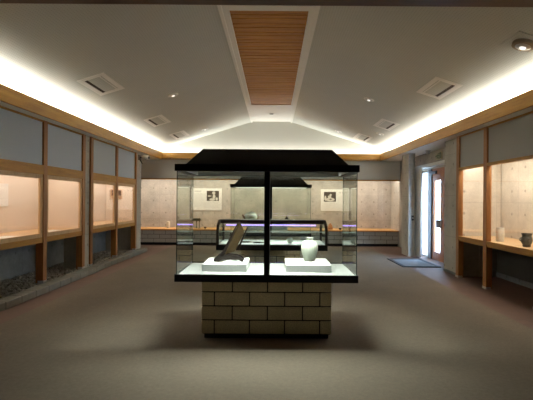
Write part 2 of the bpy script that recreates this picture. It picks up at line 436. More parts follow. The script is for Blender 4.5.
# sensor on the recess soffit
sn = thing('ceiling_sensor', 'small white round sensor on soffit before the exit sign', 'sensor', (4.2, 11.5, SOF))
part('base', MB().lathe([(.07, SOF), (.07, SOF-.02)], 4.2, 11.5), M['white_paint'], sn)
part('dome', MB().lathe([(.05, SOF-.02), (.05, SOF-.08), (.035, SOF-.1), (.0, SOF-.105)], 4.2, 11.5), M['white_paint'], sn, smooth=True)
# switch on the far right pillar
sw = thing('wall_switch', 'small dark switch box on the pillar beside the entrance mat', 'switch', (4.0, 12.2, 1.05))
part('box', MB().box(3.995, 4.055, 12.17, 12.2, 1.02, 1.16), M['black_metal'], sw, bevel=.003)
part('button', MB().box(4.01, 4.04, 12.163, 12.171, 1.07, 1.11), M['steel'], sw)

# security camera
sc = thing('security_camera', 'white security camera on dark bracket at top of left end pillar', 'camera', (-3.9, 12.8, 2.8))
part('bracket', MB().box(-3.905, -3.885, 12.70, 12.90, 2.72, 2.88).tube([(-3.89, 12.8, 2.8), (-3.74, 12.76, 2.8), (-3.70, 12.75, 2.75)], .02).tube([(-3.89, 12.78, 2.75), (-3.80, 12.74, 2.62)], .016), M['dark_brown_frame'], sc)
part('body', MB().tube([(-3.80, 12.70, 2.80), (-3.74, 12.69, 2.80), (-3.60, 12.64, 2.785), (-3.585, 12.635, 2.783)], [.03, .06, .062, .05], 16), M['bright_paint'], sc, smooth=True)
part('lens', MB().tube([(-3.59, 12.637, 2.784), (-3.57, 12.63, 2.782)], .04, 16), M['black_metal'], sc)

# ------------------------------------------------------------------ ceiling fittings
def slope_empty(name, label, cat, x, y, group):
    o = thing(name, label, cat, (x, y, ceil_z(x)), group)
    o.rotation_euler = (0, math.atan(.31)*(1 if x > 0 else -1), 0); return o
def make_vent(x, y, label):
    o = slope_empty('air_vent', label, 'vent', x, y, 'square air vents in the ceiling'); s = -1 if x > 0 else 1   # s: +1 towards ridge
    W, L = .235, .5
    part('frame', MB().box(-W, -W+.085, -L, L, -.007, .01).box(W-.085, W, -L, L, -.007, .01).box(-W+.085, W-.085, -L, -L+.11, -.007, .01).box(-W+.085, W-.085, L-.11, L, -.007, .01), M['ceiling_trim'], o, local=True, bevel=.004)
    part('grille', MB().box(-W+.085, W-.085, -L+.11, L-.11, .004, .012), M['vent_tan'], o, local=True)
    a, b = sorted((-s*(W-.085), -s*(W-.135)))
    part('slot', MB().box(a, b, -L+.11, L-.11, -.001, .010), M['vent_dark'], o, local=True, label='dark slot on the outer side')
    a, b = sorted((s*(W-.125), s*(W-.105)))
    part('bar', MB().box(a, b, -L+.11, L-.11, -.007, .010), M['ceiling_trim'], o, local=True)
    return o
for x, y, l in ((-2.93, 7.55, 'square air vent nearest on the left ceiling slope'), (-2.9, 11.05, 'middle air vent of the three on left ceiling slope'), (-2.87, 13.5, 'farthest air vent on the left slope, near the gable'),
                (2.97, 7.6, 'square air vent nearest on the right ceiling slope'), (2.99, 11.2, 'middle air vent of the three on right ceiling slope'), (2.90, 13.7, 'farthest air vent on the right slope, near the gable')):
    make_vent(x, y, l)
def make_down(x, y, label, name='downlight', r=.115):
    o = slope_empty(name, label, 'light', x, y, 'round recessed ceiling lights')
    ring = MB()
    ring.lathe([(r, .0), (r*1.02, -.012), (r*.72, -.016), (r*.66, -.004)], seg=28)
    part('trim_ring', ring, M['ceiling_trim'], o, smooth=True, local=True)
    part('reflector', MB().lathe([(r*.66, -.017), (r*.5, -.020), (r*.34, -.021)], seg=24), M['steel'], o, smooth=True, local=True)
    part('bulb', MB().lathe([(r*.30, -.021), (r*.24, -.034), (.001, -.04)], seg=16), M['bulb'], o, smooth=True, local=True)
    return o
for x, y, l in ((-2.1, 9.3, 'round downlight on left ceiling slope beyond the nearest air vent'), (-2.12, 13.75, 'round downlight on left ceiling slope close to the gable'),
                (2.17, 9.48, 'round downlight on right ceiling slope beyond the nearest air vent'), (2.16, 13.9, 'round downlight on right ceiling slope close to the gable'),
                (3.14, 12.4, 'round downlight between the two far air vents on right slope')):
    make_down(x, y, l)
dl = thing('downlight', 'round downlight in the white panel past the timber louvre', 'light', (0, 13.5, zr+.02), 'round recessed ceiling lights')
part('trim_ring', MB().lathe([(.11, 0), (.112, -.012), (.07, -.016)], seg=28), M['ceiling_trim'], dl, smooth=True, local=True)
part('reflector', MB().lathe([(.07, -.017), (.02, -.02)], seg=20), M['vent_dark'], dl, smooth=True, local=True)
# square plate spotlight near right edge
o = slope_empty('spotlight', 'ceiling spotlight in a square plate at the right edge', 'light', 3.12, 5.24, 'round recessed ceiling lights')
part('plate', MB().box(-.2, .2, -.22, .22, -.012, .01), M['ceiling'], o, local=True, bevel=.004)
part('trim_ring', MB().lathe([(.13, -.012), (.13, -.05), (.10, -.055)], seg=28), M['vent_tan'], o, smooth=True, local=True)
part('lens', MB().lathe([(.09, -.056), (.07, -.066), (.03, -.07)], seg=20), M['steel'], o, smooth=True, local=True)
part('bulb', MB().lathe([(.04, -.068), (.03, -.078), (.005, -.082)], seg=20), M['bulb'], o, smooth=True, local=True)
# timber louvre
lv = thing('timber_louvre', 'long timber slat louvre set in the ridge of the ceiling', 'louvre', (0, 9.2, zr))
mb = MB(); y = 6.16; i = 0
while y < 12.30:
    d = (i*7 % 5)*.0025
    mb.box(-.57, .57, y, y+.050, zr+.03+d, zr+.06+d); y += .066; i += 1
part('slats', mb, M['slat'], lv)
part('backing', MB().box(-.57, .57, 6.14, 12.33, zr+.08, zr+.095), M['rust_brown'], lv)

# ------------------------------------------------------------------ wall display cases
def wall_case(s, ys, lbl, name, zs, lining, lining_x, framed, cloth, top_rail):
    """s -1 left / +1 right ; ys post centres ; zs = sill bottom, sill mid, sill top, rail bottom, rail top"""
    zb, zm, zt, zr0, zr1 = zs
    xf = 3.90*s; hw = .06
    xback = 4.79*s
    o = thing(name, lbl, 'display case', (xf, (ys[0]+ys[-1])/2, 0))
    X = lambda d: xf + s*d            # depth into the wall
    z_foot = .10 if s < 0 else .0
    for y in ys:
        part('post', MB().box(X(0), X(.13 if s < 0 else .11), y-hw, y+hw, z_foot, zb).box(X(-.004), X(.09), y-hw, y+hw, zb, SOF), M['oak_z'], o, bevel=.004)
        part('foot', MB().box(X(-.006), X(.09), y-hw-.006, y+hw+.006, z_foot-.01 if s > 0 else z_foot-.05, z_foot+.04), M['steel'], o, 'grey metal post foot')
    a, b = ys[0], ys[-1]
    part('sill_beam', MB().box(X(.012), X(.10), a, b, zb, zm), M['oak_y'], o, bevel=.004)
    part('deck', MB().box(X(.02), X(.885), a, b, zm-.02, zt-.03), M['pale_y'], o)
    part('rail', MB().box(X(.0), X(.08), a, b, zr0, zr1), M['oak_y'], o, bevel=.004)
    part('top_rail', MB().box(X(.01), X(.07), a, b, SOF-.03, SOF), M['oak_y'], o)
    for p, q in zip(ys, ys[1:]):
        p2, q2 = p+hw, q-hw
        part('upper_panel', MB().box(X(.03), X(.05), p2, q2, zr1, SOF-.03), cloth, o)
        if framed:
            f = .07; f0 = zm; f1 = zr0
            fr = MB().box(X(.015), X(.055), p2, p2+f, f0, f1).box(X(.015), X(.055), q2-f, q2, f0, f1).box(X(.015), X(.055), p2+f, q2-f, f1-f, f1).box(X(.015), X(.055), p2+f, q2-f, f0, f0+f)
            g = part('glass_frame', fr, M['pale_z'], o, bevel=.003)
            part('glass_pane', MB().box(X(.03), X(.036), p2+f-.01, q2-f+.01, f0+f-.01, f1-f+.01), M['glass_wall'], g)
        else:
            part('sill_lip', MB().box(X(.0), X(.03), p2, q2, zm, zt-.025), M['oak_y'], o, bevel=.003)
            part('glass_pane', MB().box(X(.05), X(.056), p2, q2, zt-.02, zr0), M['glass_wall'], o)
    part('end_panel', MB().box(X(.06), X(.885), b-.03, b+.03, zt-.03, 2.55), lining_x, o)
    part('end_panel', MB().box(X(.06), X(.885), a-.03, a+.03, zt-.03, 2.55), lining_x, o)
    if s < 0: part('back_panel', MB().box(X(.86), X(.885), a+.03, b-.03, zt-.03, 2.55), lining, o)
    part('lid', MB().box(X(.055), X(.885), a-.03, b+.03, 2.55, 2.58), M['white_paint'], o)
    return o
ZL = (.80, .895, .975, 1.98, 2.145)
ZR = (.755, .80, .885, 2.215, 2.265)
wall_case(-1, [4.47, 6.0, 7.53, 9.06], 'nearer left timber wall case with framed panes above gravel', 'wall_display_case', ZL, M['cream'], M['cream'], True, M['cloth_blue'], .165)
wall_case(-1, [9.46, 10.98, 12.50], 'farther left timber wall case with framed panes, beyond the slim pillar', 'wall_display_case', ZL, M['cream'], M['cream'], True, M['cloth_blue'], .165)
wall_case(1, [4.75, 6.25, 7.78, 8.94], 'right timber wall case lined with concrete, holding a jar and pot', 'wall_display_case', ZR, M['conc_case'], M['conc_case_x'], False, M['cloth_green'], .05)
WARM = (1, .86, .73); WARMR = (1, .90, .77)
for y0, y1 in ((4.6, 8.9), (9.55, 12.4)):
    area('case_strip_light', (-4.2, (y0+y1)/2, 2.53), (.25, y1-y0), 9*(y1-y0), WARM)
area('case_strip_light', (4.15, 6.85, 2.53), (.15, 4.0), 66, WARMR)
area('recess_strip_light', (-.4, 14.95, 2.60), (9.4, .12), 150, (1, .90, .78))

# kerbs and gravel on the left
def kerb(a, b, xk, lab):
    mb = MB(); y = a
    while y < b-.05:
        e = min(y+.39, b); mb.box(-3.885, xk, y+.004, e-.004, 0, .11); y += .39
    single('kerb', mb, M['kerb'], lab, 'kerb', (-3.8, (a+b)/2, 0), 'stone kerbs edging the gravel', bevel=.012, kind='structure')
kerb(4.5, 9.30, -3.665, 'nearer stone kerb along the gravel bed on the left')
kerb(9.34, 13.0, -3.70, 'farther stone kerb along the gravel bed on the left')
mb = MB(); rnd = random.Random(11)
mb.box(-4.79, -3.887, 4.36, 12.56, 0, .055)
for i in range(4300):
    x = -4.78+rnd.random()*.88; y = 5.2+rnd.random()*7.3
    r = .016+rnd.random()*.022
    if x < -4.75 or (x > -4.40 and 9.09 < y < 9.43): continue
    mt4 = Matrix.Translation((x, y, .055+rnd.random()*.03)) @ Matrix.Rotation(rnd.random()*6, 4, 'Z') @ Matrix.Diagonal((1.2, .85, .7, 1))
    bmesh.ops.create_icosphere(mb.bm, subdivisions=1, radius=r, matrix=mt4)
single('gravel', mb, M['pebble'], 'grey pebble gravel bed under the left wall cases', 'gravel', (-4.3, 8.5, 0), kind='stuff')

# ------------------------------------------------------------------ block walls
def blocks(mb, x0, x1, y0, y1, z0, rows, rh, shifts, bw=.395, j=.012, faces='xy'):
    """courses of blocks round a box ; material 0 block, 1 mortar core"""
    mb.mi = 1; mb.box(x0+.006, x1-.006, y0+.006, y1-.006, z0, z0+rows*rh); mb.mi = 0
    for r in range(rows):
        za, zb = z0+r*rh+j/2, z0+(r+1)*rh-j/2
        first = x0+shifts[r % len(shifts)]
        cuts = [x0]; c = first
        while c < x1-.02:
            if c > x0+.02: cuts.append(c)
            c += bw
        cuts.append(x1)
        for a, b in zip(cuts, cuts[1:]):
            mb.box(a+(j/2 if a > x0 else 0), b-(j/2 if b < x1 else 0), y0, y1, za, zb)
    return mb

# ------------------------------------------------------------------ glass show cases
def tall_case(label, y):
    W = .98; D = .96; y1 = y+D
    o = thing('glass_display_case', label, 'display case', (0, y+D/2, 0), 'tall glass cases with black hipped roofs')
    part('pedestal', blocks(MB(), -.73, .73, y+.25, y1-.25, .06, 4, .1575, (.144, .345)), [M['block'], M['mortar']], o, bevel=.006)
    part('plinth', MB().box(-.70, .70, y+.28, y1-.28, 0, .062), M['black'], o)
    part('base', MB().box(-W, W, y, y1, .69, .745).box(-W, W, y, y+.012, .745, .77).box(-W, W, y1-.012, y1, .745, .77).box(-W, -W+.012, y+.012, y1-.012, .745, .77).box(W-.012, W, y+.012, y1-.012, .745, .77), M['black'], o)
    part('floor_panel', MB().box(-W+.02, W-.02, y+.02, y1-.02, .745, .76), M['white_board'], o)
    zt, zb = 1.876, .770; th = .008; g0 = .965
    yf, yb = y+.018, y1-.018
    for a, b in ((-g0, -.025), (.025, g0)):
        part('glass_pane', MB().box(a, b, yf, yf+th, zb, zt), M['glass'], o)
    part('glass_pane', MB().box(-g0, g0, yb-th, yb, zb, zt), M['glass'], o)
    for s in (-1, 1):
        part('glass_pane', MB().box(s*g0, s*(g0-th), yf+th+.001, yb-th-.001, zb, zt), M['glass'], o)
    part('mullion', MB().box(-.028, .028, y+.006, y+.06, .765, 1.88), M['black'], o)
    part('glass_highlight', MB().box(.0285, .036, y+.012, y+.05, .765, 1.875), M['steel'], o, 'pale strip drawing the glass edge highlight along the upright')  # bright strip stands in for the highlight on the glass edge
    for s in (-1, 1):
        part('glass_edge', MB().box(s*(g0+.001), s*(g0-.006), yf-.001, yf+.004, zb, zt), M['glass_edge'], o, 'dark polished corner edge of the glass')
        part('glass_edge', MB().box(s*(g0+.001), s*(g0-.005), yb-.004, yb+.001, zb, zt), M['glass_edge'], o, 'dark polished corner edge of the glass')
    # roof : rim ring, light box inside, hipped top
    rm = MB()
    W2 = .985
    for s in (-1, 1): rm.box(s*W2, s*(W2-.09), y-.008, y1+.008, 1.873, 1.948)
    rm.box(-W2+.09, W2-.09, y-.008, y+.07, 1.873, 1.948).box(-W2+.09, W2-.09, y1-.07, y1+.008, 1.873, 1.948)
    part('roof_rim', rm, M['black'], o, bevel=.003)
    part('roof', MB().frustum((-.895, .895, y+.085, y1-.085), 1.945, (-.725, .725, y+.255, y1-.255), 2.14), M['black'], o, bevel=.004)
    part('light_box', MB().box(-.895, .895, y+.07, y+.075, 1.878, 1.944).box(-.895, .895, y1-.075, y1-.07, 1.878, 1.944).box(-.895, -.89, y+.075, y1-.075, 1.878, 1.944).box(.89, .895, y+.075, y1-.075, 1.878, 1.944), M['bright_paint'], o)
    return o
YC = 4.59; YC2 = 10.38
case1 = tall_case('tall glass case with black roof and block pedestal nearest, holding white vase', YC)
case1.location.x = .015; WL[case1] = Vector((.015, YC+.48, 0))
case2 = copy_tree(case1, (.021, YC2+.48, 0), 'tall glass case with black roof far behind the nearest, holding a teapot')
area('case_light', (.021, YC+.15, 1.938), (1.6, .05), 56, (.95, 1, .93), spread=math.radians(118))
area('case_light', (.021, YC+.74, 1.938), (1.7, .06), 9, (.95, 1, .93), spread=math.radians(118))
area('case_light', (0, YC2+.48, 1.938), (1.7, .7), 24, (.95, 1, .88))

# low case with sloping front top and violet tube
def low_case(y):
    D = .95; y1 = y+D; W = .995; zt = 1.197; c = -.13; x0 = .062; zk = 1.0
    o = thing('low_glass_case', 'low glass case with dark end frames and glowing violet tube', 'display case', (x0, y+D/2, 0))
    WL[o] = Vector((0, y+D/2, 0))
    part('pedestal', blocks(MB(), c-.38, c+.38, y+.25, y1-.25, .06, 4, .1575, (.2, .0)), [M['block'], M['mortar']], o, bevel=.006)
    part('plinth', MB().box(c-.36, c+.36, y+.27, y1-.27, 0, .062), M['black'], o)
    part('base', MB().box(-W, W, y, y1, .668, .765), M['black_metal'], o, bevel=.003)
    part('floor_panel', MB().box(-W+.04, W-.04, y+.02, y1-.02, .765, .776), M['white_block'], o)
    b0 = .28
    prof = [(y, .765), (y, zk), (y+.06, zk+.11), (y+b0, zt), (y1-b0, zt), (y1-.06, zk+.11), (y1, zk), (y1, .765)]
    inn = [(y+.05, .765), (y+.05, zk-.01), (y+.10, zk+.075), (y+b0+.015, zt-.05), (y1-b0-.015, zt-.05), (y1-.10, zk+.075), (y1-.05, zk-.01), (y1-.05, .765)]
    for s in (-1, 1):
        mb = MB()
        for i in range(7):
            mb.prism([prof[i], prof[i+1], inn[i+1], inn[i]], 'x', s*W, s*(W-.045))
        part('end_frame', mb, M['dark_brown_frame'], o)
        part('glass_pane', MB().prism(inn, 'x', s*(W-.02), s*(W-.026)), M['glass'], o)
    g = W-.045
    part('top_frame', MB().box(-g, g, y+b0-.01, y1-b0+.01, zt-.025, zt), M['dark_brown_frame'], o)
    part('front_bar', MB().prism([(y+b0-.04, zt-.062), (y+b0-.015, zt), (y+b0+.02, zt), (y+b0+.02, zt-.062)], 'x', -g, g), M['dark_brown_frame'], o)
    t_ = .006
    out = [(y+.012, .765), (y+.012, zk), (y+.07, zk+.10), (y+b0-.04, zt-.04)]
    for sgn in (0, 1):
        q = out if sgn == 0 else [(2*y+D-a, b) for a, b in out]
        d = t_ if sgn == 0 else -t_
        for (a, b), (e, f) in zip(q, q[1:]):
            part('glass_pane', MB().prism([(a, b), (a+d, b), (e+d, f), (e, f)], 'x', -g, g), M['glass'], o)
    part('light_tube', MB().tube([(-.84, y+.215, zt-.088), (.80, y+.215, zt-.088)], .009, 12), M['purple'], o, 'glowing violet tube under the front of the lid')
    part('shelf', MB().box(-g, g, y+.34, y+.66, .975, .983), M['glass'], o, 'clear glass shelf')
    part('shelf_edge', MB().box(-g, g, y+.334, y+.34, .974, .984), M['shelf_edge'], o, 'pale polished front edge of the shelf')
    return o
YL = 7.68
low_case(YL)
area('low_case_light', (.045, YL+.37, 1.166), (1.7, .14), 15, (.95, 1, .98))

# ------------------------------------------------------------------ things in the front case
ZC = .761
def display_block(x, y, w, d, h, z, label):
    return single('display_block', MB().box(x-w/2, x+w/2, y-d/2, y+d/2, z, z+h), M['white_block'], label, 'display block', (x, y, z), 'white display blocks', bevel=.003)
PB = 5.13; PY = 5.14
display_block(-.463, PB, .505, .58, .08, ZC, 'white display block under the tilted dark wooden object')
display_block(.489, PB, .513, .58, .08, ZC, 'white display block under the white vase')
zp = ZC+.0805
vx, vy = .522, PY+.03
v = thing('vase', 'white ribbed porcelain vase on white block in nearest glass case', 'vase', (vx, vy, zp))
prof = [(.058, 0), (.063, .005), (.068, .03), (.083, .075), (.094, .115), (.0985, .15), (.098, .178), (.090, .207), (.074, .228), (.054, .242)]
part('body', MB().lathe([(r, zp+z) for r, z in prof], vx, vy, 96, .02, 20), M['white_ceramic'], v, smooth=True)
nk = [(.056, .24), (.042, .248), (.038, .256), (.040, .266), (.048, .272), (.048, .277), (.040, .277), (.034, .265), (.03, .245)]
part('neck', MB().lathe([(r, zp+z*1.02) for r, z in nk], vx, vy, 48), M['white_ceramic'], v, smooth=True)
# dark tilted object on carved stand
bx, by = -.44, PY
tb = thing('tilted_wooden_panel', 'dark tilted wooden panel with gilded face on carved stand', 'artefact', (bx, by, zp))
def slant(p0, p1, w0, w1, y0, y1, mb):
    """bar from p0 to p1 (x,z), horizontal widths w0/w1, between depths y0,y1"""
    return mb.prism([(p0[0], p0[1]), (p0[0]+w0, p0[1]), (p1[0]+w1, p1[1]), (p1[0], p1[1])], 'y', y0, y1)
px = lambda x: CX+(x-273.1)*PY/431
pz = lambda z: 1.57-(z-200.35)*PY/431
part('rail', slant((px(221.0), pz(256)), (px(238.6), pz(221.2)), .045, .012, by-.085, by-.06, MB()), M['lacquer'], tb, 'tall dark edge rail')
part('rail', slant((px(236.0), pz(251)), (px(246.4), pz(228.3)), .030, .012, by+.055, by+.08, MB()), M['lacquer'], tb, 'shorter dark edge rail behind')
mb = MB()
A = [(px(223.5), by-.06, pz(254)), (px(239.0), by-.06, pz(222.5)), (px(242.2), by+.05, pz(232.5)), (px(233.0), by+.05, pz(252))]
n = Vector((.02, .0, -.004))
lo = [Vector(a) for a in A]; hi = [a+n for a in lo]
V0 = [mb.bm.verts.new(a) for a in lo]; V1 = [mb.bm.verts.new(a) for a in hi]
mb._f(V0); mb._f(V1[::-1])
for i in range(4): mb._f([V0[i], V0[(i+1) % 4], V1[(i+1) % 4], V1[i]])
panel = part('panel', mb, M['gold_panel'], tb, 'worn golden brown face')
mb = MB()
for k in range(1, 5):
    t0 = k/5
    a = lo[0].lerp(lo[3], t0); b_ = lo[1].lerp(lo[2], t0); a = a.lerp(b_, .06); b_ = a.lerp(b_, .9)
    mb.tube([a-n*.15, b_-n*.15], .004, 8)
part('rib', mb, M['lacquer'], panel, 'dark raised ribs along the face')
# stand : arched cheeks front and back and cross pieces
arch = [(px(214.6), zp), (px(214.8), zp+.035), (px(217.5), zp+.062), (px(219.5), zp+.085), (px(222), zp+.105), (px(226), zp+.085), (px(231), zp+.078), (px(236.5), zp+.072), (px(241), zp+.055), (px(243.5), zp+.03), (px(244), zp+.0),
        (px(241.5), zp), (px(239.5), zp+.02), (px(232), zp+.026), (px(223), zp+.022), (px(219.5), zp)]
for y_ in (by-.085, by+.06):
    mb = MB(); k = len(arch)
    mb.prism(arch, 'y', y_, y_+.025)
    part('stand_cheek', mb, M['lacquer'], tb, bevel=.004)
part('stand_bar', MB().box(px(221), px(225), by-.06, by+.06, zp+.03, zp+.06), M['lacquer'], tb)
part('stand_bar', MB().box(px(234), px(238), by-.06, by+.06, zp+.03, zp+.055), M['lacquer'], tb)

# ------------------------------------------------------------------ low case contents
zl = .777
cp = thing('cup', 'small white cup on the floor of low glass case', 'cup', (.39, YL+.24, zl))
part('body', MB().lathe([(.026, zl+.006), (.036, zl+.012), (.05, zl+.04), (.05, zl+.07), (.040, zl+.09), (.042, zl+.10), (.034, zl+.10), (.036, zl+.085)], .39, YL+.24, 32), M['white_ceramic'], cp, smooth=True)
part('foot_ring', MB().lathe([(.028, zl), (.028, zl+.007), (.02, zl+.007)], .39, YL+.24, 32), M['white_ceramic'], cp)
for x, y, w, lab in ((-.37, YL+.30, .13, 'left of two flat dark tools in low glass case'), (-.17, YL+.24, .11, 'right of two flat dark tools in low glass case')):
    tl = thing('iron_tool', lab, 'tool', (x, y, zl), 'flat dark tools in low glass case')
    part('blade', MB().prism([(x-w, y-.02), (x+.02, y-.03), (x+.02, y+.03), (x-w, y+.015)], 'z', zl, zl+.026), M['lacquer'], tl, bevel=.003)
    part('handle', MB().tube([(x+.015, y, zl+.012), (x+w*.8, y+.012, zl+.012)], .010), M['rust_brown'], tl)

# teapot and little jar in the far tall case
display_block(-.06, YC2+.42, 1.0, .34, .27, ZC, 'wide white display block under the teapot in far glass case')
zt2 = ZC+.2705
tx, ty = -.474, YC2+.42
tp = thing('teapot', 'round pale glazed teapot with brown spout in far glass case', 'teapot', (tx, ty, zt2))
part('body', MB().lathe([(.07, zt2), (.115, zt2+.025), (.148, zt2+.07), (.155, zt2+.12), (.142, zt2+.17), (.105, zt2+.205)], tx, ty, 40), M['pewter'], tp, smooth=True)
part('lid', MB().lathe([(.112, zt2+.20), (.112, zt2+.214), (.07, zt2+.228), (.02, zt2+.234), (.026, zt2+.248), (.001, zt2+.256)], tx, ty, 32), M['dark_pot'], tp, 'dark lid', smooth=True)
part('spout', MB().tube([(tx-.12, ty, zt2+.06), (tx-.18, ty, zt2+.10), (tx-.215, ty, zt2+.17)], [.035, .026, .018], 14), M['rust_brown'], tp, 'brown spout', smooth=True)
part('handle', MB().tube([(tx+.13, ty, zt2+.15), (tx+.185, ty, zt2+.14), (tx+.195, ty, zt2+.09), (tx+.14, ty, zt2+.06)], .011, 10), M['rust_brown'], tp, smooth=True)
jx = .42
jr = thing('jar', 'tiny dark jar standing right of the teapot in far glass case', 'jar', (jx, ty, zt2))
part('body', MB().lathe([(.03, zt2), (.045, zt2+.04), (.045, zt2+.08), (.025, zt2+.11)], jx, ty, 28), M['lacquer'], jr, smooth=True)
part('stopper', MB().lathe([(.022, zt2+.11), (.026, zt2+.125), (.01, zt2+.14)], jx, ty, 20), M['rust_brown'], jr, smooth=True)

# ------------------------------------------------------------------ far bench and its things
bn = thing('display_bench', 'long timber-topped bench on grey blocks along the far wall', 'bench', (-.4, 15.3, 0))
part('bench_top', MB().box(-5.24, 4.39, 14.76, YB-.005, .505, .548), M['bench_wood'], bn, bevel=.003)
m, nt, out = new_mat('grey_masonry_block'); t = NT(nt)
p = t.pos(); n1 = t.noise(p, 60, 5, .75)
t.bsdf(out, t.mix(n1, (.28, .27, .245), (.60, .58, .53)), .9, n1, .4, .006); M['grey_block'] = m
part('block_base', blocks(MB(), -5.22, 4.38, 14.80, YB-.01, .085, 3, .14, (.0, .2), .4), [M['grey_block'], M['mortar']], bn)
part('plinth', MB().box(-5.2, 4.37, 14.83, YB-.01, 0, .088), M['black'], bn)
gl = thing('window_2', 'clear glass front of the far wall recess', None, (-.4, 14.77, .55), kind='structure')
for a, b in ((-5.24, -2.05), (-2.04, 1.15), (1.16, 4.39)):
    part('glass_pane', MB().box(a, b, 14.765, 14.773, .55, 2.245), M['glass_wall'], gl)
zb = .549
jx, jy = -3.62, 15.2
j = thing('jar', 'cream cylindrical lidded jar at left end of the far bench', 'jar', (jx, jy, zb))
part('body', MB().lathe([(.055, zb), (.065, zb+.01), (.066, zb+.17), (.055, zb+.195)], jx, jy, 32), M['cream_ceramic'], j, smooth=True)
part('lid', MB().lathe([(.05, zb+.195), (.058, zb+.205), (.05, zb+.235), (.02, zb+.25), (.001, zb+.252)], jx, jy, 32), M['cream_ceramic'], j, smooth=True)
fx, fy = -2.63, 15.25
f = thing('footed_tray', 'bronze footed tray on the far bench under left text board', 'tray', (fx, fy, zb))
part('tray', MB().box(fx-.14, fx+.14, fy-.10, fy+.10, zb+.26, zb+.275).box(fx-.14, fx+.14, fy-.10, fy-.09, zb+.275, zb+.35).box(fx-.14, fx+.14, fy+.09, fy+.10, zb+.275, zb+.35).box(fx-.14, fx-.13, fy-.09, fy+.09, zb+.275, zb+.35).box(fx+.13, fx+.14, fy-.09, fy+.09, zb+.275, zb+.35), M['bronze'], f, bevel=.003)
part('stem', MB().lathe([(.03, zb+.02), (.016, zb+.06), (.016, zb+.2), (.035, zb+.26)], fx, fy, 24), M['bronze'], f, smooth=True)
part('stem', MB().lathe([(.012, zb+.02), (.018, zb+.12), (.010, zb+.2), (.02, zb+.26)], fx+.10, fy, 20), M['bronze'], f, smooth=True)
part('foot', MB().box(fx-.10, fx+.14, fy-.07, fy+.07, zb, zb+.02), M['bronze'], f, bevel=.004)
bx2 = -2.30
b = thing('bowl', 'small dark brown bowl on far bench beside the footed tray', 'bowl', (bx2, 15.1, zb))
part('body', MB().lathe([(.022, zb+.008), (.03, zb+.01), (.055, zb+.04), (.062, zb+.065), (.056, zb+.065), (.045, zb+.035), (.015, zb+.02)], bx2, 15.1, 32), M['rust_brown'], b, smooth=True)
part('foot_ring', MB().lathe([(.028, zb), (.026, zb+.01), (.02, zb+.01)], bx2, 15.1, 24), M['rust_brown'], b)
tx2 = 2.09
b = thing('bell_jar', 'terracotta bell-shaped pot on far bench under right text board', 'pot', (tx2, 15.15, zb))
part('body', MB().lathe([(.085, zb), (.09, zb+.015), (.085, zb+.08), (.065, zb+.15), (.035, zb+.19)], tx2, 15.15, 32), M['terracotta'], b, smooth=True)
part('knob', MB().lathe([(.035, zb+.19), (.02, zb+.2), (.024, zb+.215), (.001, zb+.225)], tx2, 15.15, 24), M['terracotta'], b, smooth=True)
b = thing('bowl', 'small dark bowl on far bench right of the terracotta pot', 'bowl', (2.42, 15.05, zb))
part('body', MB().lathe([(.02, zb+.008), (.03, zb+.01), (.05, zb+.035), (.055, zb+.055), (.05, zb+.055), (.03, zb+.025)], 2.42, 15.05, 28), M['lacquer'], b, smooth=True)
part('foot_ring', MB().lathe([(.026, zb), (.024, zb+.01), (.018, zb+.01)], 2.42, 15.05, 24), M['lacquer'], b)

# text boards on the far wall
def text_board(x0, x1, z0, z1, photo, label, title, kind):
    yb = YB-.001; yf = YB-.028
    o = thing('text_board', label, 'board', ((x0+x1)/2, YB, z0), 'white text boards on the far wall')
    part('panel', MB().box(x0, x1, yf, yb, z0, z1), M['paper'], o, bevel=.002)
    a, b_, c, d = photo
    ph = part('photograph', MB().box(a, b_, yf-.004, yf, c, d), M['photo_dark'], o, 'dark monochrome photograph')
    w, h = b_-a, d-c; cx, cz = (a+b_)/2, (c+d)/2
    mb = MB()
    if kind == 0:
        mb.ellipse(cx+.08*w, cz+.28*h, .13*w, .17*h, yf-.004).ellipse(cx+.10*w, cz-.08*h, .12*w, .22*h, yf-.0044).ellipse(cx-.05*w, cz-.36*h, .24*w, .12*h, yf-.0042).ellipse(cx-.27*w, cz-.02*h, .15*w, .06*h, yf-.004).ellipse(cx+.32*w, cz-.30*h, .10*w, .16*h, yf-.004)
    else:
        mb.ellipse(cx+.02*w, cz-.28*h, .38*w, .19*h, yf-.004).ellipse(cx-.03*w, cz-.02*h, .15*w, .17*h, yf-.0044).ellipse(cx-.38*w, cz-.15*h, .09*w, .26*h, yf-.0042).ellipse(cx+.06*w, cz+.2*h, .09*w, .10*h, yf-.0042)
    part('image', mb, M['photo_light'], ph, 'pale figure in the photograph')
    if kind == 1:
        part('image', MB().ellipse(cx+.05*w, cz-.26*h, .10*w, .07*h, yf-.008), M['ink'], ph, 'dark centre of the pale round form')
    tx0, tx1, tz = title
    mb = MB(); rnd = random.Random(5+kind); x = tx0
    while x < tx1:
        e = .03
        for k in range(3):
            zz = tz+.004+k*.017; mb.box(x, x+e, yf-.003, yf, zz, zz+.006)
        xx = x+.006+rnd.random()*.01; mb.box(xx, xx+.006, yf-.0031, yf, tz, tz+.045); x += .042+(.03 if rnd.random() < .3 else 0)
    part('title', mb, M['ink'], o, 'dark heading characters')
    mb = MB()
    if kind == 0:                              # vertical text columns at left, lines under the photo
        x = x0+.06
        while x < a-.04:
            mb.box(x, x+.008, yf-.002, yf, z0+.10+rnd.random()*.05, tz-.05); x += .045
        z = c-.05
        while z > z0+.06: mb.box(a-.10, x1-.06-rnd.random()*.08, yf-.002, yf, z, z+.007); z -= .04
    else:
        z = c-.05
        while z > z0+.06: mb.box(x0+.07, x1-.08-rnd.random()*.1, yf-.002, yf, z, z+.007); z -= .045
        z = tz-.06
        while z > c: mb.box(b_+.09, x1-.08-rnd.random()*.05, yf-.002, yf, z, z+.007); z -= .045
    part('body_text', mb, M['ink_pale'], o, 'pale grey lines of text')
    return o
